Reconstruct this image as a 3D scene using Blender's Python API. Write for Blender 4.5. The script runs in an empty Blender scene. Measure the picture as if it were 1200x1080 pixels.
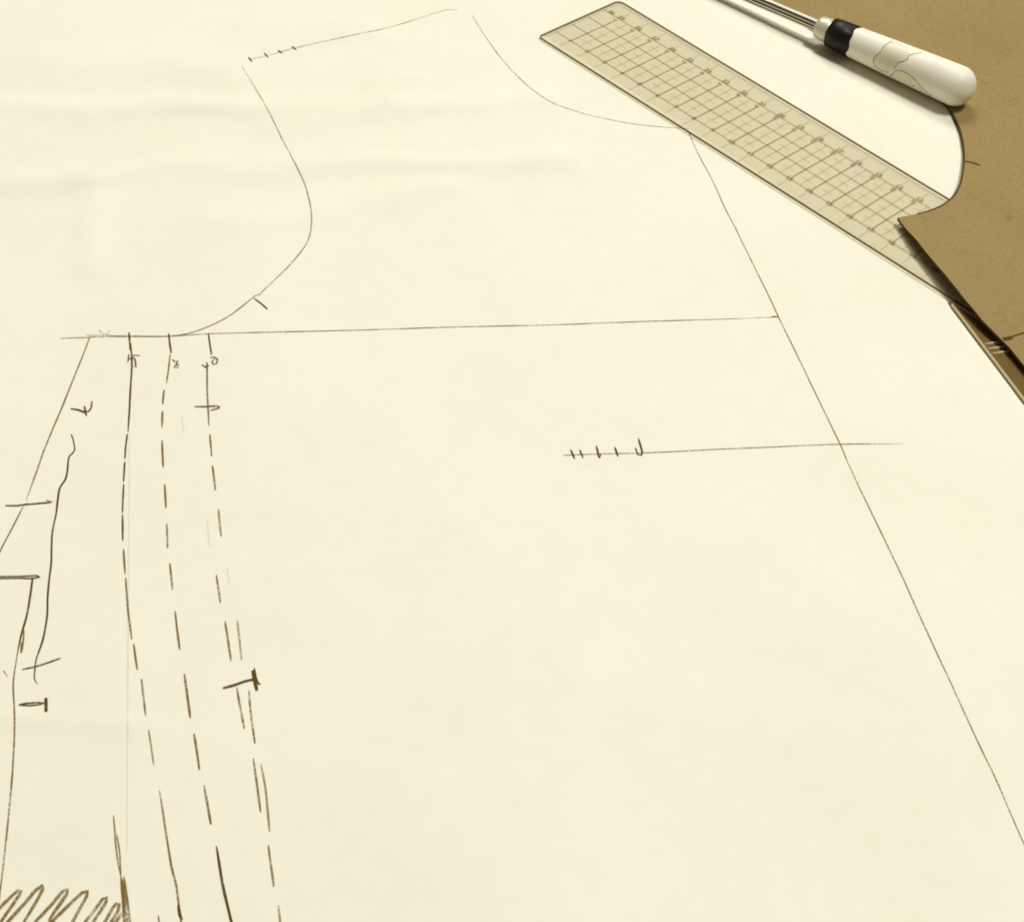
import bpy, bmesh, math, random
from mathutils import Vector, Matrix, noise
from mathutils.bvhtree import BVHTree

random.seed(7)
scene = bpy.context.scene
COL = scene.collection
U = 0.01                                   # layout numbers are centimetres, the scene is in metres

# ---------------------------------------------------------------- camera
# ruler frame: x along the ruler, y across it, z = 0 its printed face; solved from the 1 cm grid of the ruler
R_CV = Matrix(((0.6965494782555678, 0.7105857244073238, 0.09943215078622916),
               (0.5557770478714351, -0.4466900770243014, -0.7011275548323858),
               (-0.4537958763593706, 0.5436321397364641, -0.7060689762638723)))
C_FIT = Vector((41.37289221640469, -48.522385440281525, 39.131727805002726))
FPX = 2040.55                              # focal length for a 1200 px wide picture
LIFT = 0.03                                # right end of the ruler lies a touch higher
TH = 0.15                                  # ruler thickness
ang = math.atan(LIFT / 23.5)
# ruler frame -> world: the table top is level, the ruler leans up to the right
T = Matrix.Translation((-1.0, 0, 0.076)) @ Matrix.Rotation(-ang, 4, 'Y') @ Matrix.Translation((1.0, 0, 0))
CAM = T @ C_FIT
R3 = T.to_3x3()
right = R3 @ Vector(R_CV[0]); down = R3 @ Vector(R_CV[1]); fwd = R3 @ Vector(R_CV[2])
cam_data = bpy.data.cameras.new('camera')
cam = bpy.data.objects.new('camera', cam_data); COL.objects.link(cam)
m = Matrix.Identity(4)
for i in range(3):
    m[i][0], m[i][1], m[i][2], m[i][3] = right[i], -down[i], -fwd[i], CAM[i] * U
cam.matrix_world = m
cam_data.sensor_width = 36.0
cam_data.lens = FPX / 1200 * 36.0
cam_data.clip_start = 0.01
cam_data.clip_end = 50
scene.camera = cam

# ---------------------------------------------------------------- world, lamps, exposure
world = bpy.data.worlds.new('World'); scene.world = world; world.use_nodes = True
bg = world.node_tree.nodes['Background']
bg.inputs[0].default_value = (1.0, 0.86, 0.60, 1); bg.inputs[1].default_value = 0.15

def area(name, loc, target, sx, sy, power, col):
    l = bpy.data.lights.new(name, 'AREA'); l.shape = 'RECTANGLE'; l.size = sx; l.size_y = sy
    l.energy = power; l.color = col
    o = bpy.data.objects.new(name, l); COL.objects.link(o)
    o.location = loc
    o.rotation_euler = (Vector(target) - Vector(loc)).to_track_quat('-Z', 'Y').to_euler()
    return o
TGT = (0.16, -0.10, 0)
area('ceiling_lamp', (0.75, 0.70, 2.9), TGT, 0.70, 0.50, 64, (0.992, 0.982, 0.90))
area('window_light', (-1.55, 1.20, 2.65), TGT, 1.3, 0.9, 60, (0.992, 0.985, 0.912))
vs = scene.view_settings
vs.view_transform = 'Standard'; vs.look = 'None'; vs.gamma = 1.0; vs.exposure = 0.0
scene.cycles.filter_width = 1.9
scene.cycles.max_bounces = 8
scene.cycles.transparent_max_bounces = 24
scene.cycles.caustics_reflective = False
scene.cycles.caustics_refractive = False

# ---------------------------------------------------------------- helpers
def at(px, py, z=0.0):
    """picture point -> point (cm) on the level plane at height z"""
    d = right * ((px - 600) / FPX) + down * ((py - 540) / FPX) + fwd
    t = (z - CAM.z) / d.z
    return CAM + d * t
def ray(px, py):
    return (right * ((px - 600) / FPX) + down * ((py - 540) / FPX) + fwd).normalized()

def tag(o, label=None, cat=None, group=None, kind=None):
    if label: o['label'] = label
    if cat: o['category'] = cat
    if group: o['group'] = group
    if kind: o['kind'] = kind
    return o
def empty(name, mat=None):
    o = bpy.data.objects.new(name, None); COL.objects.link(o); o.empty_display_size = 0.01
    if mat is not None: o.matrix_world = mat
    return o
def mesh_obj(name, verts, faces, mat, parent=None, smooth=False):
    """verts in cm, in the parent's frame"""
    me = bpy.data.meshes.new(name)
    me.from_pydata([(v[0] * U, v[1] * U, v[2] * U) for v in verts], [], faces)
    me.materials.append(mat)
    if smooth:
        for p in me.polygons: p.use_smooth = True
    me.update()
    o = bpy.data.objects.new(name, me); COL.objects.link(o)
    if parent: o.parent = parent
    return o
def bm_obj(name, bm, mat, parent=None, smooth=False):
    bmesh.ops.scale(bm, vec=(U, U, U), verts=bm.verts)
    me = bpy.data.meshes.new(name); bm.to_mesh(me); bm.free()
    for mm in (mat if isinstance(mat, (list, tuple)) else [mat]): me.materials.append(mm)
    if smooth:
        for p in me.polygons: p.use_smooth = True
    o = bpy.data.objects.new(name, me); COL.objects.link(o)
    if parent: o.parent = parent
    return o

# ---------------------------------------------------------------- materials
def new_mat(name):
    mt = bpy.data.materials.new(name); mt.use_nodes = True
    nt = mt.node_tree; nt.nodes.clear()
    out = nt.nodes.new('ShaderNodeOutputMaterial')
    return mt, nt, out
def N(nt, typ, **kw):
    n = nt.nodes.new(typ)
    for k, v in kw.items(): setattr(n, k, v)
    return n
def noise_ramp(nt, scale, detail, stops, coord='Object', rough=0.55, stretch=None):
    tc = N(nt, 'ShaderNodeTexCoord'); src = tc.outputs[coord]
    if stretch:
        mp = N(nt, 'ShaderNodeMapping'); mp.inputs['Scale'].default_value = stretch
        if len(stretch) == 3: nt.links.new(src, mp.inputs[0]); src = mp.outputs[0]
    nz = N(nt, 'ShaderNodeTexNoise'); nz.inputs['Scale'].default_value = scale
    nz.inputs['Detail'].default_value = detail; nz.inputs['Roughness'].default_value = rough
    nt.links.new(src, nz.inputs['Vector'])
    rp = N(nt, 'ShaderNodeValToRGB')
    el = rp.color_ramp.elements
    while len(el) < len(stops): el.new(0.5)
    for e, (p, c) in zip(el, stops): e.position = p; e.color = (*c, 1)
    nt.links.new(nz.outputs['Fac'], rp.inputs[0])
    return nz, rp
def mult(nt, a, b):
    mx = N(nt, 'ShaderNodeMix', data_type='RGBA', blend_type='MULTIPLY'); mx.inputs[0].default_value = 1
    nt.links.new(a, mx.inputs[6]); nt.links.new(b, mx.inputs[7])
    return mx.outputs[2]

def mat_paper():
    mt, nt, out = new_mat('drafting_paper')
    b = N(nt, 'ShaderNodeBsdfPrincipled')
    _, r1 = noise_ramp(nt, 13, 6, [(0.25, (0.800, 0.775, 0.662)), (0.75, (0.834, 0.816, 0.712))])
    _, r2 = noise_ramp(nt, 130, 4, [(0.3, (0.980, 0.978, 0.969)), (0.7, (1, 1, 1))])
    nt.links.new(mult(nt, r1.outputs[0], r2.outputs[0]), b.inputs['Base Color'])
    b.inputs['Roughness'].default_value = 0.75
    b.inputs['Specular IOR Level'].default_value = 0.25
    nz, _ = noise_ramp(nt, 420, 4, [(0, (0, 0, 0)), (1, (1, 1, 1))])
    bp = N(nt, 'ShaderNodeBump'); bp.inputs['Strength'].default_value = 0.10; bp.inputs['Distance'].default_value = 0.0004
    nt.links.new(nz.outputs['Fac'], bp.inputs['Height']); nt.links.new(bp.outputs[0], b.inputs['Normal'])
    nt.links.new(b.outputs[0], out.inputs[0])
    return mt
def mat_pencil(name, col, lo, hi, cover):
    """graphite: grain breaks the line open where the paper's tooth is low"""
    mt, nt, out = new_mat(name)
    b = N(nt, 'ShaderNodeBsdfPrincipled'); b.inputs['Base Color'].default_value = (*col, 1)
    b.inputs['Roughness'].default_value = 0.8; b.inputs['Specular IOR Level'].default_value = 0.05
    tr = N(nt, 'ShaderNodeBsdfTransparent'); mx = N(nt, 'ShaderNodeMixShader')
    tc = N(nt, 'ShaderNodeTexCoord')
    nz = N(nt, 'ShaderNodeTexNoise'); nz.inputs['Scale'].default_value = 1500; nz.inputs['Detail'].default_value = 3
    n2 = N(nt, 'ShaderNodeTexNoise'); n2.inputs['Scale'].default_value = 95; n2.inputs['Detail'].default_value = 3
    nt.links.new(tc.outputs['Object'], nz.inputs['Vector']); nt.links.new(tc.outputs['Object'], n2.inputs['Vector'])
    ad = N(nt, 'ShaderNodeMath', operation='ADD')
    s2 = N(nt, 'ShaderNodeMath', operation='MULTIPLY'); s2.inputs[1].default_value = 0.8
    nt.links.new(n2.outputs['Fac'], s2.inputs[0])
    nt.links.new(nz.outputs['Fac'], ad.inputs[0]); nt.links.new(s2.outputs[0], ad.inputs[1])
    mr = N(nt, 'ShaderNodeMapRange'); mr.inputs[1].default_value = lo; mr.inputs[2].default_value = hi
    mr.inputs[3].default_value = cover * 0.30; mr.inputs[4].default_value = cover
    nt.links.new(ad.outputs[0], mr.inputs[0])
    nt.links.new(mr.outputs[0], mx.inputs[0]); nt.links.new(tr.outputs[0], mx.inputs[1]); nt.links.new(b.outputs[0], mx.inputs[2])
    nt.links.new(mx.outputs[0], out.inputs[0])
    return mt
def mat_kraft():
    mt, nt, out = new_mat('kraft_card')
    b = N(nt, 'ShaderNodeBsdfPrincipled')
    _, r1 = noise_ramp(nt, 22, 6, [(0.25, (0.275, 0.192, 0.068)), (0.75, (0.325, 0.233, 0.090))])
    _, r2 = noise_ramp(nt, 800, 5, [(0.28, (0.84, 0.82, 0.78)), (0.62, (1.03, 1.03, 1.03))])
    _, r3 = noise_ramp(nt, 95, 2, [(0.22, (0.62, 0.58, 0.5)), (0.30, (1, 1, 1))])
    c = mult(nt, mult(nt, r1.outputs[0], r2.outputs[0]), r3.outputs[0])
    nt.links.new(c, b.inputs['Base Color'])
    b.inputs['Roughness'].default_value = 0.7; b.inputs['Specular IOR Level'].default_value = 0.3
    nz, _ = noise_ramp(nt, 600, 4, [(0, (0, 0, 0)), (1, (1, 1, 1))])
    bp = N(nt, 'ShaderNodeBump'); bp.inputs['Strength'].default_value = 0.06; bp.inputs['Distance'].default_value = 0.0003
    nt.links.new(nz.outputs['Fac'], bp.inputs['Height']); nt.links.new(bp.outputs[0], b.inputs['Normal'])
    nt.links.new(b.outputs[0], out.inputs[0])
    return mt
def mat_clear(name, tint, cloud, cloud_fac, gloss=1.0):
    """clear tinted acrylic: light passes through every face once, fresnel gloss on top"""
    mt, nt, out = new_mat(name)
    tr = N(nt, 'ShaderNodeBsdfTransparent'); tr.inputs[0].default_value = (*tint, 1)
    df = N(nt, 'ShaderNodeBsdfDiffuse'); df.inputs[0].default_value = (*cloud, 1)
    m1 = N(nt, 'ShaderNodeMixShader'); m1.inputs[0].default_value = cloud_fac
    nz, rp = noise_ramp(nt, 60, 4, [(0.3, (cloud_fac * 0.85,) * 3), (0.7, (cloud_fac * 1.15,) * 3)])
    nt.links.new(rp.outputs[0], m1.inputs[0])
    nt.links.new(tr.outputs[0], m1.inputs[1]); nt.links.new(df.outputs[0], m1.inputs[2])
    gl = N(nt, 'ShaderNodeBsdfGlossy'); gl.inputs['Roughness'].default_value = 0.22
    fr = N(nt, 'ShaderNodeFresnel'); fr.inputs[0].default_value = 1.45
    fm = N(nt, 'ShaderNodeMath', operation='MULTIPLY'); fm.inputs[1].default_value = gloss
    geo = N(nt, 'ShaderNodeNewGeometry')                 # no mirror on the inside of the faces
    inv = N(nt, 'ShaderNodeMath', operation='SUBTRACT'); inv.inputs[0].default_value = 1.0
    nt.links.new(geo.outputs['Backfacing'], inv.inputs[1])
    fq = N(nt, 'ShaderNodeMath', operation='MULTIPLY')
    nt.links.new(fr.outputs[0], fq.inputs[0]); nt.links.new(inv.outputs[0], fq.inputs[1])
    nt.links.new(fq.outputs[0], fm.inputs[0])
    m2 = N(nt, 'ShaderNodeMixShader')
    nt.links.new(fm.outputs[0], m2.inputs[0]); nt.links.new(m1.outputs[0], m2.inputs[1]); nt.links.new(gl.outputs[0], m2.inputs[2])
    nt.links.new(m2.outputs[0], out.inputs[0])
    return mt
def mat_plain(name, col, rough=0.5, metal=0.0, spec=0.5, var=0.06, scale=60, coat=0.0):
    mt, nt, out = new_mat(name)
    b = N(nt, 'ShaderNodeBsdfPrincipled')
    _, rp = noise_ramp(nt, scale, 4, [(0.3, tuple(c * (1 - var) for c in col)), (0.7, tuple(c * (1 + var) for c in col))])
    nt.links.new(rp.outputs[0], b.inputs['Base Color'])
    b.inputs['Roughness'].default_value = rough; b.inputs['Metallic'].default_value = metal
    b.inputs['Specular IOR Level'].default_value = spec; b.inputs['Coat Weight'].default_value = coat
    nt.links.new(b.outputs[0], out.inputs[0])
    return mt

M_PAPER = mat_paper()
PC = (0.215, 0.130, 0.020)
PENCIL = {'faint': mat_pencil('pencil_faint', (0.30, 0.24, 0.12), 0.75, 1.05, 0.15),
          'thin': mat_pencil('pencil_thin', (0.27, 0.18, 0.042), 0.70, 1.02, 0.72),
          'mid': mat_pencil('pencil_medium', PC, 0.66, 0.98, 0.84),
          'dark': mat_pencil('pencil_dark', (0.108, 0.060, 0.007), 0.55, 0.88, 0.95)}
M_KRAFT = mat_kraft()
M_CLEAR = mat_clear('ruler_acrylic', (0.941, 0.926, 0.880), (0.82, 0.75, 0.52), 0.022, 0.35)
M_CLEARSIDE = mat_clear('ruler_cut_edge', (0.36, 0.24, 0.09), (0.07, 0.04, 0.01), 0.5, 0.4)
M_PRINT = mat_pencil('ruler_print', (0.17, 0.12, 0.036), 0.5, 0.9, 0.66)
M_PRINTFAINT = mat_pencil('ruler_print_fine', (0.22, 0.16, 0.055), 0.55, 0.95, 0.42)
M_TABLE = mat_plain('table_top', (0.20, 0.13, 0.06), 0.5, 0, 0.4, 0.2, 14)

# ---------------------------------------------------------------- setting: table top, under the paper
cf = (at(1200, 988) - at(808, 155)); cf.z = 0; cf.normalize()          # centre-front line of the drawing
pa = math.atan2(cf.y, cf.x)
PC0 = Vector((15, -12, 0))
tb = bmesh.new()
bmesh.ops.create_cube(tb, size=1.0, matrix=Matrix.Translation((PC0.x, PC0.y, -1.6)) @ Matrix.Rotation(pa, 4, 'Z') @ Matrix.Diagonal((170, 120, 3.0, 1)))
bmesh.ops.bevel(tb, geom=tb.edges[:], offset=0.3, segments=2, affect='EDGES')
tag(bm_obj('table_top', tb, M_TABLE), kind='structure')

# ---------------------------------------------------------------- the sheet of paper
RIDGES = []      # (a, b, height, half width): soft rolling folds in the sheet
def ridge(p, q, h, w): RIDGES.append((at(*p), at(*q), h, w))
ridge((-60, 134), (640, 122), 0.030, 0.75)
ridge((-60, 112), (420, 100), -0.018, 0.7)
ridge((-60, 222), (130, 205), 0.026, 0.8)
ridge((100, 206), (660, 188), 0.024, 0.65)
ridge((250, 262), (520, 225), 0.010, 0.7)
ridge((118, 212), (104, 320), 0.012, 0.5)
ridge((300, 30), (560, 60), 0.014, 1.0)
ridge((478, 93), (498, 90), 0.020, 0.22)
ridge((560, 250), (600, 420), 0.008, 1.0)
ridge((655, 385), (682, 495), 0.005, 0.3)
ridge((0, 846), (185, 855), 0.008, 0.3)
ridge((640, 820), (1000, 700), 0.016, 2.5)
ridge((350, 700), (600, 1000), 0.014, 2.5)
ridge((985, 80), (1004, 150), -0.012, 0.55)
ridge((1012, 148), (1034, 186), 0.022, 0.36)
ridge((985, 70), (975, 88), 0.010, 0.35)
ridge((-40, 62), (260, 78), 0.014, 0.9)
ridge((330, 152), (480, 132), 0.014, 0.6)
ridge((405, 178), (470, 118), 0.014, 0.7)
ridge((-30, 300), (112, 238), 0.016, 0.9)
ridge((430, 40), (530, -10), 0.016, 0.8)
ridge((470, 245), (640, 180), 0.010, 0.6)
def seg_d(p, a, b):
    ab = b - a; t = max(0, min(1, (p - a).dot(ab) / ab.length_squared))
    return (p - (a + ab * t)).length
def paper_z(x, y):
    z = 0.0
    p = Vector((x + 0.7 * noise.noise(Vector((x * 0.22, y * 0.22, 5.0))), y + 0.7 * noise.noise(Vector((x * 0.22, y * 0.22, 15.0))), 0))
    am = 1 + 0.8 * noise.noise(Vector((x * 0.18, y * 0.18, 25.0)))
    for a, b, h, w in RIDGES:
        d = seg_d(p, a, b)
        if d < 3 * w: z += 5.6 * am * h * math.exp(-(d / w) ** 2)
    # broad, barely visible waviness of a sheet that was rolled up
    n = noise.noise(Vector((x * 0.085, y * 0.085, 3.1))) * 0.060 + noise.noise(Vector((x * 0.30, y * 0.30, 9.0))) * 0.032
    z += n
    # flat beneath the ruler, the bar, the tool and the card
    k = min(1.0, max(0.0, (-y - 0.2) / 4.0)) if x > -3 else 1.0
    if y > 5.3: k = max(k, 0.8 * min(1, (y - 5.3) / 0.7))
    return z * k - (1 - k) * 0.0 + 0.06
PX0, PX1, PY0, PY1 = -52, 52, -44, 44
ST = 0.27
ca, sa = math.cos(pa), math.sin(pa)
nx, ny = int((PX1 - PX0) / ST) + 1, int((PY1 - PY0) / ST) + 1
vs_, fs_ = [], []
for j in range(ny):
    for i in range(nx):
        u, v = PX0 + i * ST, PY0 + j * ST
        x, y = PC0.x + ca * u - sa * v, PC0.y + sa * u + ca * v
        vs_.append((x, y, paper_z(x, y)))
for j in range(ny - 1):
    for i in range(nx - 1):
        a = j * nx + i
        fs_.append((a, a + 1, a + nx + 1, a + nx))
# rim: the sheet has a thin edge
nb = len(vs_)
rim = [i for i in range(nx)] + [j * nx + nx - 1 for j in range(1, ny)] + [(ny - 1) * nx + i for i in range(nx - 2, -1, -1)] + [j * nx for j in range(ny - 2, 0, -1)]
for k in rim: vs_.append((vs_[k][0], vs_[k][1], vs_[k][2] - 0.03))
for k in range(len(rim)):
    k2 = (k + 1) % len(rim)
    fs_.append((rim[k], nb + k, nb + k2, rim[k2]))
paper = mesh_obj('pattern_paper', vs_, fs_, M_PAPER, smooth=True)
tag(paper, 'large cream sheet of drafting paper with a pencilled bodice pattern', 'paper')

# ---------------------------------------------------------------- pencil drawing on the paper
def catmull(pts, step):
    if len(pts) == 2: dens = pts
    out = []
    P = [pts[0] * 2 - pts[1]] + pts + [pts[-1] * 2 - pts[-2]]
    for i in range(1, len(P) - 2):
        n = max(1, int((P[i + 1] - P[i]).length / step))
        for k in range(n):
            t = k / n
            p0, p1, p2, p3 = P[i - 1], P[i], P[i + 1], P[i + 2]
            out.append(0.5 * ((2 * p1) + (p2 - p0) * t + (2 * p0 - 5 * p1 + 4 * p2 - p3) * t * t + (3 * p1 - p0 - 3 * p2 + p3) * t ** 3))
    out.append(pts[-1].copy())
    return out
def ribbon(line, width, zf, lift, taper=(1, 1), wob=0.22, seed=0.0):
    V, F = [], []
    n = len(line); L = 0
    for i, p in enumerate(line):
        d = (line[min(n - 1, i + 1)] - line[max(0, i - 1)]); d.z = 0
        if d.length < 1e-6: d = Vector((1, 0, 0))
        d.normalize(); s = Vector((-d.y, d.x, 0))
        if i: L += (p - line[i - 1]).length
        t = i / max(1, n - 1)
        e = 1.0
        if t < 0.15: e = taper[0] + (1 - taper[0]) * t / 0.15
        if t > 0.85: e = min(e, taper[1] + (1 - taper[1]) * (1 - t) / 0.15)
        w = width * 0.5 * e * (1 + wob * noise.noise(Vector((L * 2.3, seed, 0.7))))
        q = p + s * 0.007 * noise.noise(Vector((L * 1.1, seed + 31, 0)))
        for sg in (1, -1):
            r = q + s * w * sg
            V.append((r.x, r.y, zf(r.x, r.y) + lift))
    for i in range(n - 1):
        F.append((2 * i, 2 * i + 1, 2 * i + 3, 2 * i + 2))
    return V, F
NS = [0]
def stroke(name, pts, mat='thin', w=0.045, taper=(0.7, 0.5), parent=None, zf=None, z0=0.06, straight=False):
    NS[0] += 1
    if not straight and len(pts) > 2:
        pts = [(v.x, v.y) for v in catmull([Vector((x, y, 0)) for x, y in pts], 7.0)]
    P = []
    for x, y in pts:
        p = at(x, y, z0)
        for _ in range(3): p = at(x, y, (zf or paper_z)(p.x, p.y))
        P.append(p)
    for p in P: p.z = 0
    line = []
    if straight:
        for a, b in zip(P, P[1:]):
            k = max(1, int((b - a).length / 0.12)); line += [a + (b - a) * (i / k) for i in range(k)]
        line.append(P[-1])
    else: line = catmull(P, 0.12)
    V, F = ribbon(line, w * 0.92, zf or paper_z, 0.012 + NS[0] * 0.00018, taper, seed=NS[0] * 7.3)
    return mesh_obj(name, V, F, PENCIL[mat], parent or paper)

# shoulder, with four notches
stroke('pencil_line', [(293, 70), (312, 66), (328, 61.5), (344, 57), (375, 50), (420, 40), (458, 32), (500, 19), (515, 14), (520, 12.5), (526, 11.5), (537, 12.3)], 'thin', 0.048)
for a, b in (((291.3, 67.5), (295.2, 72.8)), ((309.5, 62.5), (314.5, 67.8)), ((326, 59.2), (330.5, 63)), ((342, 55), (347.5, 59))):
    stroke('notch_mark', [a, b], 'dark', 0.085, (0.8, 0.6))
# armhole
stroke('pencil_line', [(283, 77), (303, 110), (318, 137), (330, 162), (344, 188.5), (356, 213), (363.5, 240), (365, 262), (360, 284), (342, 308), (325, 325), (303, 346)], 'thin', 0.055, (0.5, 0.8))
stroke('pencil_line', [(305, 346), (302, 345), (298, 347.5), (290, 354), (272, 368), (255, 378), (240, 384.5), (228, 389), (215, 392), (195, 394.3), (160, 394), (130, 393.6), (101, 392.6)], 'mid', 0.055)
stroke('notch_mark', [(297.5, 349.8), (305, 355), (313.5, 362.5)], 'dark', 0.075, (0.6, 0.7))
# neckline
stroke('pencil_line', [(553, 18), (570, 45), (590, 72), (612, 95), (630, 110), (648, 121), (668, 128.5), (690, 135), (715, 140.5), (745, 146), (775, 149), (808, 151)], 'thin', 0.048, (0.5, 1))
# bust line
stroke('pencil_line', [(70, 396.5), (85, 396), (100, 395.8), (112, 395)], 'thin', 0.055)
stroke('pencil_line', [(105, 395), (150, 394.6), (200, 394), (245, 391.3), (330, 389), (400, 387.5), (480, 385), (545, 383), (640, 381), (750, 377), (850, 374), (912, 371.5)], 'mid', 0.048)
stroke('notch_mark', [(904, 371), (913, 371.5)], 'dark', 0.06)
stroke('pencil_mark', [(116, 387), (121, 391.5), (127, 392)], 'thin', 0.05)
stroke('pencil_mark', [(128.5, 387.5), (126, 391.5)], 'thin', 0.05)
# centre front
stroke('pencil_line', [(806, 153), (818, 180), (835, 212), (849, 243), (862, 268), (880, 305), (900, 345), (912, 371), (935, 418), (960, 470), (984.6, 520.7), (996.5, 548.8), (1024, 606.5), (1052.5, 665.3), (1070.7, 705.7), (1086, 739.4), (1118, 808.5), (1150, 877.6), (1169, 917), (1198.7, 985.4), (1240, 1070), (1280, 1160)], 'mid', 0.042)
# waist line with its notches
stroke('pencil_line', [(660, 533.5), (700, 532), (760, 530.5), (830, 527), (900, 524), (985, 520.5), (1045, 520.3), (1061, 519.5)], 'mid', 0.042, (0.8, 0.3))
stroke('notch_mark', [(668.7, 527), (673.3, 537.8)], 'dark', 0.075)
stroke('notch_mark', [(679.4, 527), (683.2, 536.7)], 'dark', 0.075)
stroke('notch_mark', [(698.6, 522.5), (700.6, 530), (702.2, 536.7), (704.6, 531.5)], 'dark', 0.07)
stroke('notch_mark', [(720.4, 524), (724.3, 535)], 'dark', 0.07)
stroke('notch_mark', [(744.6, 525), (747.6, 532.8), (751.5, 533.6), (752.6, 529.8), (750.3, 521.3), (748, 513.7)], 'dark', 0.07, (0.9, 0.5))
# side seam and its tick
stroke('pencil_line', [(105.4, 394.5), (100.6, 408), (83.6, 450.7), (70.8, 481.8), (52.4, 525.8), (34, 578), (31.2, 583.8), (31.7, 587)], 'mid', 0.055)
stroke('pencil_line', [(28.5, 591), (17, 613.6), (0, 646), (-14, 676), (-30, 712)], 'mid', 0.055)
stroke('notch_mark', [(6.2, 592.3), (20, 592.6), (30, 591), (60, 588.8)], 'dark', 0.065)
stroke('notch_mark', [(28, 592), (45, 590), (61, 588), (54, 586.3)], 'dark', 0.05)
# small T shaped sign
stroke('letter_stroke', [(83, 479), (91, 480.2), (97.8, 482.4), (101.4, 484)], 'dark', 0.085)
stroke('letter_stroke', [(107.7, 470), (107, 477.6), (104.3, 481.8), (96.3, 483.8)], 'dark', 0.065)
stroke('letter_stroke', [(99, 476), (101.4, 487.5)], 'dark', 0.08)
# wavering grain line
stroke('pencil_line', [(83.6, 508.8), (85.6, 514.4), (87.3, 523), (87.8, 527.2), (85, 531.4), (81.3, 534.8), (79.9, 541.3), (78.8, 552.7), (76.5, 561.7), (70, 572), (68, 583.9), (66, 600.8), (62.9, 615), (60.9, 629), (60.4, 646), (60, 662.3), (58, 676.5), (55.8, 702), (55.3, 721.8), (51, 747.3), (45.3, 764.3), (42.5, 772.8), (41, 784), (40.2, 794), (42, 799.2), (44.5, 800.8)], 'dark', 0.062)
stroke('notch_mark', [(26, 784.2), (42.5, 780.8), (56.7, 776.2), (71.4, 770.9)], 'dark', 0.058)
# folded corner line at the left edge
stroke('pencil_line', [(-25, 676.5), (0, 675.6), (28, 675), (44, 674.3), (47, 676), (38, 677.8), (20, 677.4), (-25, 678.5)], 'dark', 0.05)
stroke('pencil_line', [(38.3, 677.9), (36.3, 693.5), (32.6, 716.2), (28.9, 730.3), (24, 747.3), (21.2, 761.5)], 'dark', 0.068, (0.8, 0.6))
stroke('pencil_line', [(22.5, 753), (21.2, 761.5), (17.6, 784.2), (15.6, 804), (17, 832.3), (17, 863.5), (15.6, 889), (14.7, 906), (12.8, 927.3), (8.5, 972.7), (2.8, 1023.7), (-2, 1060), (-8, 1110)], 'mid', 0.05)
stroke('pencil_mark', [(28.3, 738.8), (27.5, 750), (25, 764.8), (25, 752)], 'mid', 0.055)
stroke('pencil_mark', [(4.2, 785.6), (8.7, 792)], 'mid', 0.05)
# lying T below it
stroke('letter_stroke', [(22, 825.3), (31, 824), (45.3, 823), (54.4, 823.8)], 'dark', 0.055)
stroke('letter_stroke', [(22, 825.8), (34, 826.6), (46.8, 825.2), (51, 823.8)], 'dark', 0.05)
stroke('letter_stroke', [(53.8, 817.6), (54.1, 834)], 'dark', 0.09, (0.9, 0.9))
# dart leg one
stroke('notch_mark', [(151, 389.8), (153, 411)], 'dark', 0.07)
stroke('pencil_line', [(153.2, 402.5), (154.6, 425), (153, 456), (151.6, 482), (150.2, 506)], 'dark', 0.065)
for d in ([(149.3, 508.8), (147.3, 524.3), (146.5, 538)], [(146.2, 541.3), (145, 564.6)], [(145, 567.4), (144, 585), (143.7, 600.9)], [(143.7, 603), (144, 633.4)],
          [(145, 643.5), (146.8, 673)], [(147.3, 676.5), (148.8, 699), (151, 721.8), (154.4, 748.8)], [(156.7, 754.4), (161, 784.7)], [(165.8, 795.5), (170.9, 838.9)]):
    stroke('dash', d, 'dark' if d[0][1] < 640 else 'mid', 0.06, (0.7, 0.6))
stroke('dash', [(174.3, 855), (180.5, 897)], 'thin', 0.055)
stroke('pencil_line', [(187, 926), (190.4, 947), (195.5, 981), (201.2, 1015), (206.8, 1037.8), (209.7, 1060.5), (213, 1085), (216, 1110)], 'mid', 0.06, (0.4, 1))
stroke('pencil_mark', [(209, 1060), (211, 1072), (213.5, 1077)], 'dark', 0.085)
stroke('pencil_line', [(151.6, 495), (151.2, 600), (150.5, 700), (149.6, 800), (149.2, 900), (148.6, 1000)], 'faint', 0.05)
stroke('letter_stroke', [(163.8, 416.6), (159.5, 416.9), (156.3, 416.4), (155.8, 420)], 'dark', 0.055)
stroke('letter_stroke', [(149.8, 421.5), (155, 420), (158, 420.3), (158.8, 425), (159.4, 430.2), (156.5, 429.6)], 'dark', 0.055)
stroke('letter_stroke', [(149.8, 424.5), (151.2, 415)], 'dark', 0.05)
# dart leg two
stroke('notch_mark', [(197.8, 391), (199, 402), (200.8, 414)], 'dark', 0.068)
stroke('pencil_line', [(199.5, 415.3), (197.5, 433.7), (195.3, 449)], 'mid', 0.055)
for d in ([(192.3, 457), (190.7, 473.5)], [(190.4, 481.8), (189.8, 501.7)], [(190, 515.8), (191.3, 547.6)], [(193, 567.4), (194.7, 595)], [(195.5, 613.6), (196.6, 642)], [(199.2, 660), (202.3, 691.2)],
          [(205.4, 716.2), (210.5, 761)], [(216.2, 789.8), (223.3, 841.4)], [(227.5, 859.3), (234, 901.8)], [(239.4, 920.3), (247.4, 965.6)]):
    stroke('dash', d, 'mid', 0.068, (0.6, 0.7))
stroke('pencil_line', [(253.6, 991), (258, 1018), (262, 1040.7), (268, 1066), (276, 1100)], 'dark', 0.075, (0.5, 1))
stroke('letter_stroke', [(202, 421.3), (204.8, 424.2), (208.2, 422.8), (207, 426.5), (203.8, 430), (209.8, 427.2), (208.6, 431.2), (203.5, 430.6)], 'dark', 0.05)
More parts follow.
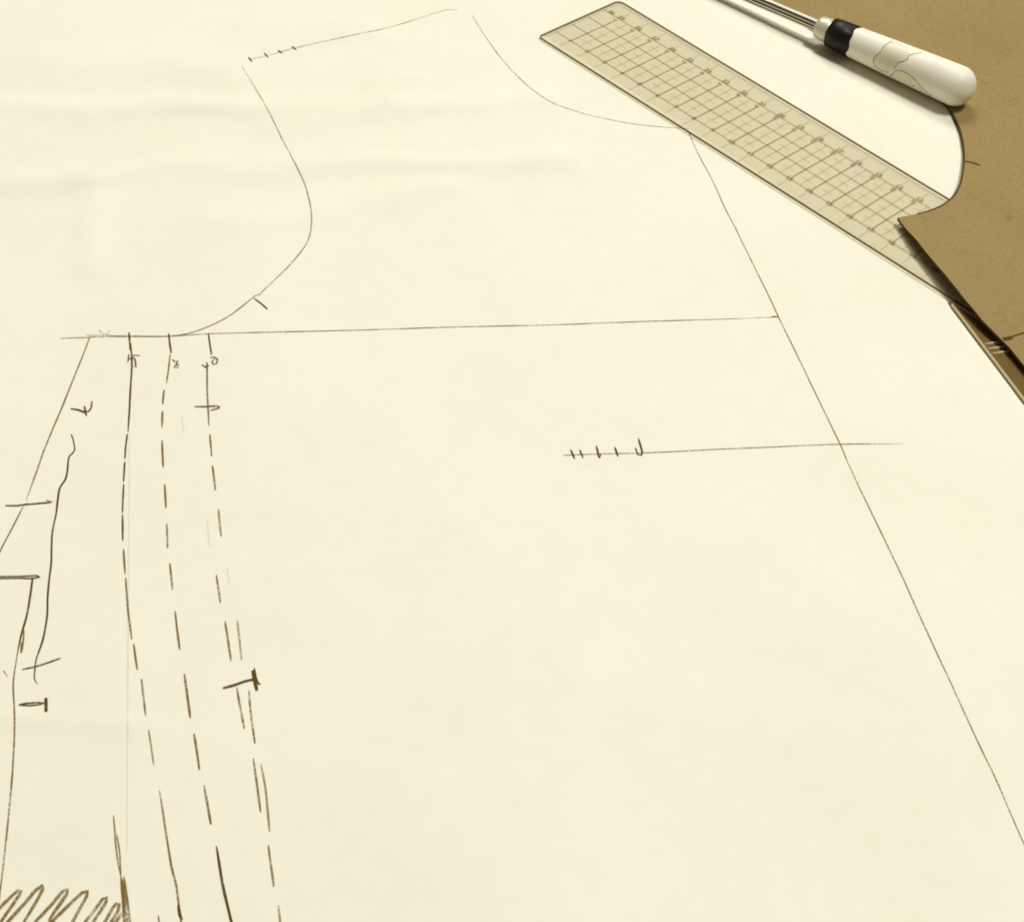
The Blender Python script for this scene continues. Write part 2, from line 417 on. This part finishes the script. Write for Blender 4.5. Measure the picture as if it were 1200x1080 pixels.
# dart leg three
stroke('notch_mark', [(244.3, 391), (246, 403), (248, 416)], 'dark', 0.065)
stroke('letter_stroke', [(246.5, 419.5), (251, 418.6), (255, 421), (254, 426), (250, 427.2), (248.3, 424), (252, 420.5)], 'dark', 0.05)
stroke('letter_stroke', [(236.6, 427.5), (241, 430.5), (245.5, 428.3)], 'dark', 0.05)
stroke('letter_stroke', [(242.6, 425), (242.9, 437)], 'dark', 0.055)
stroke('pencil_line', [(242.8, 429.4), (242.8, 453.5), (243.7, 473.3), (245, 499.4)], 'mid', 0.06)
for d, k in (([(246, 508.8), (248.2, 535)], 'mid'), ([(249, 545.6), (252.7, 575)], 'mid'), ([(255.9, 596.6), (259.3, 629)], 'thin'), ([(242.3, 609.3), (246, 640.5)], 'faint'),
             ([(253.6, 673.7), (258.4, 706.3)], 'mid'), ([(266.3, 665), (269.2, 686.4)], 'faint'), ([(263.8, 728), (270.9, 774.3)], 'mid'), ([(278.5, 727.5), (283.3, 773.4)], 'thin'),
             ([(277.7, 805.4), (286.2, 853.6)], 'mid'), ([(291.8, 808.3), (294, 835), (299, 870.6)], 'mid'), ([(297, 888.5), (305.4, 951.4)], 'mid'), ([(306, 894.8), (311.7, 927.3), (316.2, 974)], 'thin'),
             ([(314.5, 989.7), (321, 1038.4)], 'mid'), ([(326.4, 1060.5), (329, 1082), (331, 1100)], 'thin')):
    stroke('dash', d, k, 0.064, (0.5, 0.6))
stroke('notch_mark', [(228, 476.7), (243, 476.6), (255, 476), (257.8, 477.4), (255, 479), (246, 481)], 'dark', 0.055)
# the bold T at the dart's point
stroke('letter_stroke', [(261.2, 806.3), (275, 802.6), (288, 798), (300.4, 795.5)], 'dark', 0.08, (0.6, 0.9))
stroke('letter_stroke', [(296, 785.6), (298.5, 797), (301.2, 809)], 'dark', 0.10, (0.8, 0.8))
stroke('letter_stroke', [(298, 783), (300, 794), (302, 800), (305.5, 802)], 'dark', 0.06)
# zigzag scribble in the lower left corner
def zz(pts): return [(x / 3.5294, 780 + y / 3.5294) for x, y in pts]
for pts in ([(-60, 1090), (-20, 1020), (0, 1000), (40, 960), (75, 928), (88, 930), (80, 950), (40, 1005), (-10, 1080)],
            [(10, 1085), (35, 1056), (100, 985), (150, 925), (176, 908), (180, 920), (150, 975), (95, 1066)],
            [(125, 1085), (150, 1054), (215, 985), (260, 932), (282, 922), (277, 942), (245, 990), (205, 1050), (225, 1064)],
            [(195, 1085), (220, 1054), (290, 985), (340, 938), (363, 932), (360, 950), (330, 1005), (295, 1068)],
            [(330, 1085), (355, 1056), (395, 1005), (425, 964), (443, 957), (440, 975), (415, 1015), (380, 1068)],
            [(415, 1085), (440, 1050), (465, 1003), (482, 982), (494, 984), (490, 1010), (455, 1068)],
            [(462, 1085), (490, 1042), (518, 1010)]):
    stroke('scribble_stroke', zz(pts), 'mid', 0.095, (0.9, 0.9))
for pts, w in (([(470, 618), (476, 690), (480, 745), (490, 820), (500, 862)], 0.045), ([(484, 698), (494, 760), (499, 820), (501, 864)], 0.04),
               ([(500, 866), (508, 960), (520, 1090)], 0.06), ([(513, 870), (526, 960), (543, 1090)], 0.06), ([(507, 880), (517, 980), (531, 1090)], 0.07),
               ([(505, 920), (510, 1000), (514, 1090)], 0.04)):
    stroke('scribble_stroke', zz(pts), 'mid', w, (0.4, 0.9))
stroke('pencil_mark', zz([(655, 1033), (660, 1075)]), 'mid', 0.05)
# faint rubbed-out lines
stroke('pencil_mark', [(213, 488), (216, 511)], 'faint', 0.06)

# ---------------------------------------------------------------- clear grid ruler
TM = Matrix.Translation(T.translation * U) @ R3.to_4x4()
ruler = empty('grid_ruler', TM)
tag(ruler, 'clear tinted plastic ruler with printed centimetre grid lying across the paper', 'ruler')
RX0, RX1, RY0, RY1 = -0.93, 29.0, -0.02, 4.97
rb = bmesh.new()
def outline(z, inset_lo, inset_hi, inset_l):
    r = 0.32; pts = []
    for cx, cy, a0 in ((RX1 - r, RY1 - r, 0), (RX0 + r, RY1 - r, 90), (RX0 + 0.12, RY0 + 0.12, 180), (RX1 - r, RY0 + r, 270)):
        rr = 0.12 if a0 == 180 else r
        for k in range(7):
            a = math.radians(a0 + 15 * k)
            pts.append([cx + rr * math.cos(a), cy + rr * math.sin(a)])
    out = []
    for x, y in pts:
        y2 = y + inset_lo if y < 1 else y - inset_hi
        x2 = x + inset_l if x < 1 else x - inset_l
        out.append(rb.verts.new((x2, y2, z)))
    return out
bot = outline(0.024, 0, 0, 0); mid = outline(0.024 + TH * 0.7, 0, 0, 0); top = outline(0.024 + TH, 0.14, 0.08, 0.015)
n = len(bot)
f = rb.faces.new(top); f.material_index = 0
f = rb.faces.new(bot[::-1]); f.material_index = 0
for k in range(n):
    k2 = (k + 1) % n
    f = rb.faces.new((bot[k], bot[k2], mid[k2], mid[k])); f.material_index = 1
    f = rb.faces.new((mid[k], mid[k2], top[k2], top[k])); f.material_index = 0
bm_obj('body', rb, [M_CLEAR, M_CLEARSIDE], ruler)

cache = {}
def bar(name, x, y, lx, ly, mat, z=0.004):
    key = (round(lx, 3), round(ly, 3), mat.name)
    if key not in cache:
        me = bpy.data.meshes.new(name)
        h = 0.0008
        a, b = lx / 2 * U, ly / 2 * U
        me.from_pydata([(-a, -b, 0), (a, -b, 0), (a, b, 0), (-a, b, 0)], [], [(0, 1, 2, 3)])
        me.materials.append(mat); cache[key] = me
    o = bpy.data.objects.new(name, cache[key]); COL.objects.link(o); o.parent = ruler
    o.location = (x * U, y * U, z * U)
    return o
LW = 0.036
for y in (1, 2, 3, 4):
    bar('grid_line', (RX0 + 0.05 + RX1 - 0.3) / 2, y, RX1 - RX0 - 0.35, LW, M_PRINT, 0.004)
for i in range(0, 29):
    bar('grid_line', i, 2.4, LW * 1.2, 2.7, M_PRINT, 0.006)
    bar('fine_line', i + 0.5, 2.5, LW * 0.8, 2.96, M_PRINTFAINT, 0.008)
    bar('fine_line', i, 0.52, LW * 0.8, 0.62, M_PRINTFAINT, 0.010)
    bar('fine_line', i, 4.52, LW * 0.8, 0.62, M_PRINTFAINT, 0.010)
for y in (1.5, 2.5, 3.5):
    for i in range(0, 28):
        bar('fine_line', i + 0.5, y, 0.52, LW * 0.7, M_PRINTFAINT, 0.012)
V, F = [], []
for k in range(int((RX1 - RX0 - 1) * 10)):
    x = -0.5 + k * 0.1
    if k % 10 == 5: continue
    l = 0.24 if k % 5 == 0 else 0.16
    for y0, s in ((0.20, 1), (4.92, -1)):
        b = len(V)
        V += [(x - 0.007, y0, 0.013), (x + 0.007, y0, 0.013), (x + 0.007, y0 + s * l, 0.013), (x - 0.007, y0 + s * l, 0.013)]
        F.append((b, b + 1, b + 2, b + 3) if s > 0 else (b + 3, b + 2, b + 1, b))
tag(mesh_obj('millimetre_ticks', V, F, M_PRINTFAINT, ruler), kind='stuff')

glyphs = {}
def number(txt, x, y, size, rot=0.0):
    key = (txt, size)
    if key not in glyphs:
        cu = bpy.data.curves.new('numeral', 'FONT'); cu.body = txt; cu.size = size * U
        cu.align_x = 'CENTER'; cu.align_y = 'CENTER'; cu.resolution_u = 2; cu.offset = 0.00012
        tmp = bpy.data.objects.new('numeral', cu); COL.objects.link(tmp)
        bpy.context.view_layer.update()
        me = bpy.data.meshes.new_from_object(tmp.evaluated_get(bpy.context.evaluated_depsgraph_get()))
        bpy.data.objects.remove(tmp); me.materials.clear(); me.materials.append(M_PRINT); me.name = 'numeral'
        glyphs[key] = me
    o = bpy.data.objects.new('numeral', glyphs[key]); COL.objects.link(o); o.parent = ruler
    o.location = (x * U, y * U, 0.016 * U); o.rotation_euler = (0, 0, rot)
for i in range(0, 29):
    number(str(i + 1), i - 0.02, 0.98, 0.30)
    number(str(29 - i), i + 0.02, 4.12, 0.32)
    number(str(i + 1), i - 0.02, 3.80, 0.26, math.pi / 2)
number('30', -0.55, 4.1, 0.30)

# ---------------------------------------------------------------- amber plastic bar against the ruler's end
BZ = 0.19
A0 = at(1112, 352, BZ); A1 = at(1200, 468, BZ)
bd = (A1 - A0); bd.z = 0; bd.normalize(); bn = Vector((-bd.y, bd.x, 0))
if bn.y < 0: bn = -bn
M_AMBER = mat_clear('amber_plastic', (0.60, 0.45, 0.24), (0.25, 0.158, 0.052), 0.60, 0.6)
M_AMBEREDGE = mat_plain('amber_plastic_edge', (0.62, 0.50, 0.30), 0.25, 0, 0.6, 0.08, 90)
bar_t = empty('plastic_bar', Matrix.Translation(Vector((A0.x, A0.y, 0.075)) * U) @ Matrix.Rotation(math.atan2(bd.y, bd.x), 4, 'Z'))
tag(bar_t, 'narrow dark amber plastic bar sticking out from under the brown card', 'bar')
BL, BW, BH = 19.0, 2.3, 0.12
tanb = abs(bd.y / bd.x)                                    # its end is cut along the ruler's edge
x0 = (A0.y + 0.06) / abs(bd.y) if A0.y > -0.06 else 0.0   # keep the cut clear of the ruler
bb = bmesh.new()
def ring(z, ins):
    return [bb.verts.new(v) for v in ((x0 + ins * 3, ins, z), (BL - ins, ins, z), (BL - ins, BW - ins, z), (x0 + BW / tanb + ins, BW - ins, z))]
rings = [ring(0, 0), ring(BH - 0.04, 0), ring(BH, 0.04)]
for a, b in zip(rings, rings[1:]):
    for k in range(4): bb.faces.new((a[k], a[(k + 1) % 4], b[(k + 1) % 4], b[k]))
bb.faces.new(rings[0][::-1]); bb.faces.new(rings[2])
bmesh.ops.recalc_face_normals(bb, faces=bb.faces)
bm_obj('body', bb, M_AMBER, bar_t)
# rounded near rim, its lit edge painted in pale, and three raised ribs
def tube(name, pts, r, mat, parent, seg=10):
    V, F = [], []
    for i, p in enumerate(pts):
        d = (pts[min(i + 1, len(pts) - 1)] - pts[max(0, i - 1)]).normalized()
        a = d.orthogonal().normalized(); b = d.cross(a)
        for k in range(seg):
            t = 2 * math.pi * k / seg; V.append(p + a * r * math.cos(t) + b * r * math.sin(t))
    for i in range(len(pts) - 1):
        for k in range(seg):
            F.append((i * seg + k, i * seg + (k + 1) % seg, (i + 1) * seg + (k + 1) % seg, (i + 1) * seg + k))
    F.append(tuple(range(seg))[::-1]); F.append(tuple((len(pts) - 1) * seg + k for k in range(seg)))
    return mesh_obj(name, V, F, mat, parent, True)
tube('rim', [Vector((x0 + 0.2, 0.03, BH - 0.05)), Vector((BL, 0.03, BH - 0.05))], 0.055, M_AMBEREDGE, bar_t)
for px, py in ((1163.5, 402), (1168, 407.5), (1173, 413)):
    q = at(px, py, BZ) - A0; x = q.dot(bd)
    tube('rib', [Vector((x, 0.10, BH - 0.01)), Vector((x, min(BW - 0.1, (x - x0) * tanb - 0.12), BH - 0.01))], 0.05, M_AMBEREDGE, bar_t)

# ---------------------------------------------------------------- brown card pattern piece
ANCH = [((1052, 255), 0.42), ((1080, 249), 0.40), ((1110, 236), 0.36), ((1128, 195), 0.26), ((1128, 175), 0.20), ((1104, 120), 0.18), ((1000, 60), 0.18), ((920, 2), 0.18),
        ((1110, 330), 0.68), ((1080, 292), 0.62), ((1135, 360), 0.66), ((1152, 378), 0.58), ((1175, 398), 0.48), ((1200, 428), 0.48), ((1240, 480), 0.48), ((1300, 540), 0.48),
        ((1200, 340), 0.62), ((1200, 250), 0.54), ((1160, 240), 0.48), ((1200, 180), 0.29), ((1160, 130), 0.20), ((1200, 60), 0.18), ((1060, 20), 0.18), ((1300, 100), 0.18),
        ((1300, 330), 0.62), ((1400, 450), 0.62), ((1420, 250), 0.35), ((900, -80), 0.18), ((1150, -80), 0.18), ((1500, 560), 0.52)]
AN = [(at(x, y, z), z) for (x, y), z in ANCH]
def card_z(x, y):
    sw = sz = 0
    for p, z in AN:
        d2 = (p.x - x) ** 2 + (p.y - y) ** 2
        w = 1.0 / (d2 + 0.7) ** 1.8
        sw += w; sz += w * z
    return sz / sw
def card_at(px, py):
    z = 0.4
    for _ in range(8):
        p = at(px, py, z); z = card_z(p.x, p.y)
    return p
EDGE1 = [(1052, 255), (1075, 250.5), (1095, 244), (1108, 237), (1119, 226), (1125.5, 211), (1128.5, 192), (1128.5, 175), (1124, 152), (1114, 130), (1103, 117), (1080, 101), (1040, 82), (1000, 62), (966, 42), (935, 24), (900, 6), (862, -16), (820, -42)]
EDGE2 = [(1330, 600), (1270, 520), (1235, 470), (1200, 428), (1183, 407), (1174, 398), (1152, 376), (1131, 351), (1108, 322), (1080, 289), (1052, 255)]
e1 = catmull([card_at(*p) for p in EDGE1], 0.25)
e2 = [card_at(*p) for p in EDGE2]
e2 = [a + (b - a) * (k / 6) for a, b in zip(e2, e2[1:]) for k in range(6)]
far = [at(1000, -210), at(1500, -60), at(1620, 520)]
poly = e1 + far + e2
cb = bmesh.new()
cv = [cb.verts.new((p.x, p.y, 0)) for p in poly]
fc = cb.faces.new(cv)
if fc.normal.z < 0: fc.normal_flip()
xs = [p.x for p in poly]; ys = [p.y for p in poly]
g = min(xs) + 0.33
while g < max(xs):
    bmesh.ops.bisect_plane(cb, geom=cb.verts[:] + cb.edges[:] + cb.faces[:], plane_co=(g, 0, 0), plane_no=(1, 0, 0)); g += 0.7
g = min(ys) + 0.31
while g < max(ys):
    bmesh.ops.bisect_plane(cb, geom=cb.verts[:] + cb.edges[:] + cb.faces[:], plane_co=(0, g, 0), plane_no=(0, 1, 0)); g += 0.7
bmesh.ops.triangulate(cb, faces=[f for f in cb.faces if len(f.verts) > 4])
for v in cb.verts: v.co.z = card_z(v.co.x, v.co.y)
bmesh.ops.recalc_face_normals(cb, faces=cb.faces)
if sum(f.normal.z for f in cb.faces) < 0: bmesh.ops.reverse_faces(cb, faces=cb.faces)
for f in cb.faces: f.smooth = True
ext = bmesh.ops.extrude_face_region(cb, geom=cb.faces[:], use_keep_orig=True)
# the extruded copy becomes the underside
low_v = [e for e in ext['geom'] if isinstance(e, bmesh.types.BMVert)]
for v in low_v: v.co.z -= 0.11
bmesh.ops.recalc_face_normals(cb, faces=cb.faces)
for f in cb.faces: f.smooth = abs(f.normal.z) > 0.5
for e in cb.edges:
    if len(e.link_faces) == 2 and e.calc_face_angle(0) > 0.8: e.smooth = False
M_EDGESHADE = mat_plain('card_edge_shade', (0.075, 0.046, 0.014), 0.85, 0, 0.1, 0.3, 120)  # near-black sides: shade under the card's edge put into the colour
for f in cb.faces: f.material_index = 0 if abs(f.normal.z) > 0.5 else 1
card = bm_obj('card_piece', cb, [M_KRAFT, M_EDGESHADE])
tag(card, 'brown kraft card pattern piece with a pointed corner lying over the ruler', 'card')
def card_stroke(name, pts, mat, w, taper=(0.8, 0.6)):
    NS[0] += 1
    P = [card_at(*p) for p in pts]
    for p in P: p.z = 0
    V, F = ribbon(catmull(P, 0.1), w, card_z, 0.012 + 0.0002 * (NS[0] % 20), taper, seed=NS[0])
    return mesh_obj(name, V, F, PENCIL[mat], card)
card_stroke('notch_mark', [(1130, 189.5), (1138, 190.5), (1148.5, 194)], 'dark', 0.11)
card_stroke('edge_shade_line', [(1075, 251), (1095, 245), (1108, 238), (1119.6, 227), (1126.6, 211), (1129.4, 192), (1129.4, 175), (1125, 152), (1115, 130)], 'dark', 0.075)  # painted shadow line along the curved edge
card_stroke('notch_mark', [(1175.5, 397.5), (1180, 397), (1186, 395.5)], 'dark', 0.17, (1, 0.8))
card_stroke('notch_mark', [(1184, 395.5), (1194, 392), (1210, 387), (1225, 383)], 'dark', 0.07)
card_stroke('pencil_line', [(1125, 144), (1150, 132), (1180, 120), (1215, 108)], 'faint', 0.07)

# ---------------------------------------------------------------- hand tool: white handle, black collar, steel shaft
M_HANDLE = mat_plain('handle_enamel', (0.86, 0.83, 0.71), 0.48, 0, 0.35, 0.03, 120, 0.0)
M_INLAY = mat_plain('handle_worn_patch', (0.755, 0.705, 0.55), 0.45, 0, 0.4, 0.10, 160)
M_CRACK = mat_plain('handle_crack', (0.20, 0.15, 0.06), 0.7, 0, 0.2, 0.2, 300)
M_COLLAR = mat_plain('black_tape', (0.010, 0.005, 0.002), 0.45, 0, 0.25, 0.2, 80)
M_FERRULE = mat_plain('ferrule_metal', (0.72, 0.66, 0.50), 0.38, 0.35, 0.5, 0.06, 120)
M_STEEL = mat_plain('polished_steel', (0.86, 0.80, 0.64), 0.36, 0.35, 0.5, 0.08, 200)
ZE, ZC = 1.03, 0.86
E = at(1122, 101, ZE); F0 = at(985, 42.6, ZC)
axis = (F0 - E).normalized()                       # from the butt of the handle towards the shaft
LH = (F0 - E).length
side = Vector((0, 0, 1)).cross(axis).normalized(); upv = axis.cross(side)
tm = Matrix.Identity(4)
for i in range(3):
    tm[i][0], tm[i][1], tm[i][2], tm[i][3] = axis[i], side[i], upv[i], E[i] * U
tool = empty('hand_tool', tm)
tag(tool, 'hand tool with cracked white handle, black collar and steel shaft', 'hand tool')
def lathe(name, prof, mat, seg=48, jag=None, smooth=True):
    """prof: (s, r) along the local x axis; jag(end_index, angle) shifts s"""
    V, Fc = [], []
    for i, (s, r) in enumerate(prof):
        for k in range(seg):
            a = 2 * math.pi * k / seg
            ds = jag(i, a) if jag else 0
            V.append((s + ds, r * math.sin(a), r * math.cos(a)))
    for i in range(len(prof) - 1):
        for k in range(seg):
            Fc.append((i * seg + k, i * seg + (k + 1) % seg, (i + 1) * seg + (k + 1) % seg, (i + 1) * seg + k))
    Fc.append(tuple(range(seg))[::-1]); Fc.append(tuple((len(prof) - 1) * seg + k for k in range(seg)))
    Fc = [f[::-1] for f in Fc]
    me_o = mesh_obj(name, V, Fc, mat, tool, smooth)
    return me_o, V, Fc
RE, RC = 0.84, 0.63
hp = []
for k in range(12):
    a = math.pi / 2 * k / 12
    hp.append((-RE * 0.95 * math.cos(a) + 0.05, max(0.02, RE * math.sin(a))))
for k in range(13):
    t = k / 12; hp.append((0.05 + (LH - 0.05) * t, RE + (RC - RE) * (t ** 1.15)))
ho, HV, HF = lathe('handle', hp, M_HANDLE)
jj = lambda i, a: (0.05 * math.sin(3 * a + 0.5) + 0.03 * math.sin(7 * a)) if i in (0, 1) else 0.0
lathe('collar', [(LH - 0.72, RC - 0.03), (LH - 0.70, RC + 0.05), (LH + 0.1, RC + 0.03), (LH + 0.44, RC + 0.0), (LH + 0.46, RC - 0.1)], M_COLLAR, jag=jj)
lathe('ferrule', [(LH + 0.40, 0.54), (LH + 0.70, 0.52), (LH + 0.95, 0.49), (LH + 1.08, 0.45), (LH + 1.14, 0.38), (LH + 1.15, 0.1)], M_FERRULE)
# shaft: bright steel blade with flat facets along it
cs = []
for a, r in ((-28, .27), (0, .245), (28, .27), (60, .25), (80, .26), (100, .25), (118, .26), (135, .25), (160, .25), (180, .25), (215, .25), (250, .25), (290, .25), (312, .26)):
    cs.append((r * math.sin(math.radians(a)), r * math.cos(math.radians(a))))
SV, SF = [], []
for s, sc in ((LH + 1.05, 1.0), (LH + 4, 1.0), (LH + 9, 0.92), (LH + 10.5, 0.5)):
    for y, z in cs: SV.append((s, y * sc, z * sc))
nc = len(cs)
for i in range(3):
    for k in range(nc): SF.append((i * nc + k, i * nc + (k + 1) % nc, (i + 1) * nc + (k + 1) % nc, (i + 1) * nc + k))
SF.append(tuple(range(nc))[::-1]); SF.append(tuple(3 * nc + k for k in range(nc)))
mesh_obj('shaft', SV, SF, M_STEEL, tool)
# dark strips along the shaft, its dark reflections painted on
M_DARKREFL = mat_plain('dark_reflection', (0.035, 0.022, 0.008), 0.5, 0.0, 0.3, 0.3, 150)
for a, w, r in ((-37, 0.070, 0.262), (35, 0.048, 0.266), (72, 0.038, 0.257), (100, 0.030, 0.254)):
    c = Vector((0, math.sin(math.radians(a)), math.cos(math.radians(a)))); t_ = Vector((0, c.z, -c.y))
    GV, GF = [], []
    for s_, sc in ((LH + 1.10, 1.0), (LH + 4, 1.0), (LH + 9, 0.92)):
        for q in (c * r * sc - t_ * w, c * (r + 0.006) * sc, c * r * sc + t_ * w, c * (r - 0.06) * sc):
            GV.append((s_, q.y, q.z))
    for i in range(2):
        for k in range(4): GF.append((i * 4 + k, i * 4 + (k + 1) % 4, i * 4 + 4 + (k + 1) % 4, i * 4 + 4 + k))
    GF += [(3, 2, 1, 0), (8, 9, 10, 11)]
    mesh_obj('reflection_strip', GV, GF, M_DARKREFL, tool)
# worn patch and cracks on the handle, laid on its surface
bvh = BVHTree.FromPolygons([Vector(v) for v in HV], HF)
tmi = Matrix.Identity(4)
for i in range(3):
    tmi[i][0], tmi[i][1], tmi[i][2], tmi[i][3] = axis[i], side[i], upv[i], E[i]
tmi = tmi.inverted()
o_l = tmi @ CAM
def on_handle(px, py):
    d = (tmi.to_3x3() @ ray(px, py))
    h = bvh.ray_cast(o_l, d)
    return (h[0], h[1]) if h[0] is not None else None
def hx(pts): return [(1000 + x / 7.5, 20 + y / 7.5) for x, y in pts]
def crack(pts, w):
    P = [on_handle(*p) for p in pts]; P = [p for p in P if p]
    if len(P) < 2: return
    line = catmull([p[0] for p in P], 0.05)
    V, Fc = [], []
    for i, p in enumerate(line):
        h = bvh.find_nearest(p); nrm = h[1]
        d = (line[min(i + 1, len(line) - 1)] - line[max(0, i - 1)]).normalized(); s = d.cross(nrm).normalized()
        ww = w * 0.5 * (1 + 0.5 * noise.noise(p * 6))
        j = s * 0.018 * noise.noise(p * 9)
        V += [h[0] + nrm * 0.008 + s * ww + j, h[0] + nrm * 0.008 - s * ww + j]
    for i in range(len(line) - 1): Fc.append((2 * i, 2 * i + 1, 2 * i + 3, 2 * i + 2))
    mesh_obj('crack', V, Fc, M_CRACK, tool)
def patch(pts):
    """a thin worn patch that follows the round handle"""
    P2 = [Vector((x, y, 0)) for x, y in pts]
    b = bmesh.new(); fcx = b.faces.new([b.verts.new(p) for p in catmull(P2 + [P2[0]], 2.0)[:-1]])
    x0 = min(p.x for p in P2); x1 = max(p.x for p in P2); y0 = min(p.y for p in P2); y1 = max(p.y for p in P2)
    g = x0 + 1.7
    while g < x1: bmesh.ops.bisect_plane(b, geom=b.verts[:] + b.edges[:] + b.faces[:], plane_co=(g, 0, 0), plane_no=(1, 0, 0)); g += 2.5
    g = y0 + 1.3
    while g < y1: bmesh.ops.bisect_plane(b, geom=b.verts[:] + b.edges[:] + b.faces[:], plane_co=(0, g, 0), plane_no=(0, 1, 0)); g += 2.5
    bmesh.ops.triangulate(b, faces=b.faces[:])
    bad = []
    for v in b.verts:
        h = on_handle(v.co.x, v.co.y)
        if h: v.co = h[0] + h[1] * 0.004
        else: bad.append(v)
    if bad: bmesh.ops.delete(b, geom=bad, context='VERTS')
    bm_obj('worn_patch', b, M_INLAY, tool, True)
left = [(345, 215), (300, 235), (255, 275), (240, 305), (205, 335), (180, 375), (178, 400), (195, 435), (230, 460), (265, 478), (310, 487)]
midc = [(600, 318), (545, 325), (495, 335), (470, 375), (440, 388), (400, 405), (380, 430), (362, 455)]
loop = [(322, 524), (345, 495), (375, 470), (410, 470), (460, 490), (520, 530), (570, 580), (600, 615), (640, 655), (690, 700)]
patch(hx(left + [(345, 470)] + midc[::-1][0:6] + [(470, 270), (410, 240)]))
patch(hx([(330, 522)] + loop[1:] + [(640, 680), (500, 612), (400, 560)]))
crack(hx(left), 0.030); crack(hx(midc), 0.030); crack(hx(loop), 0.026); crack(hx([(500, 600), (540, 605)]), 0.04)
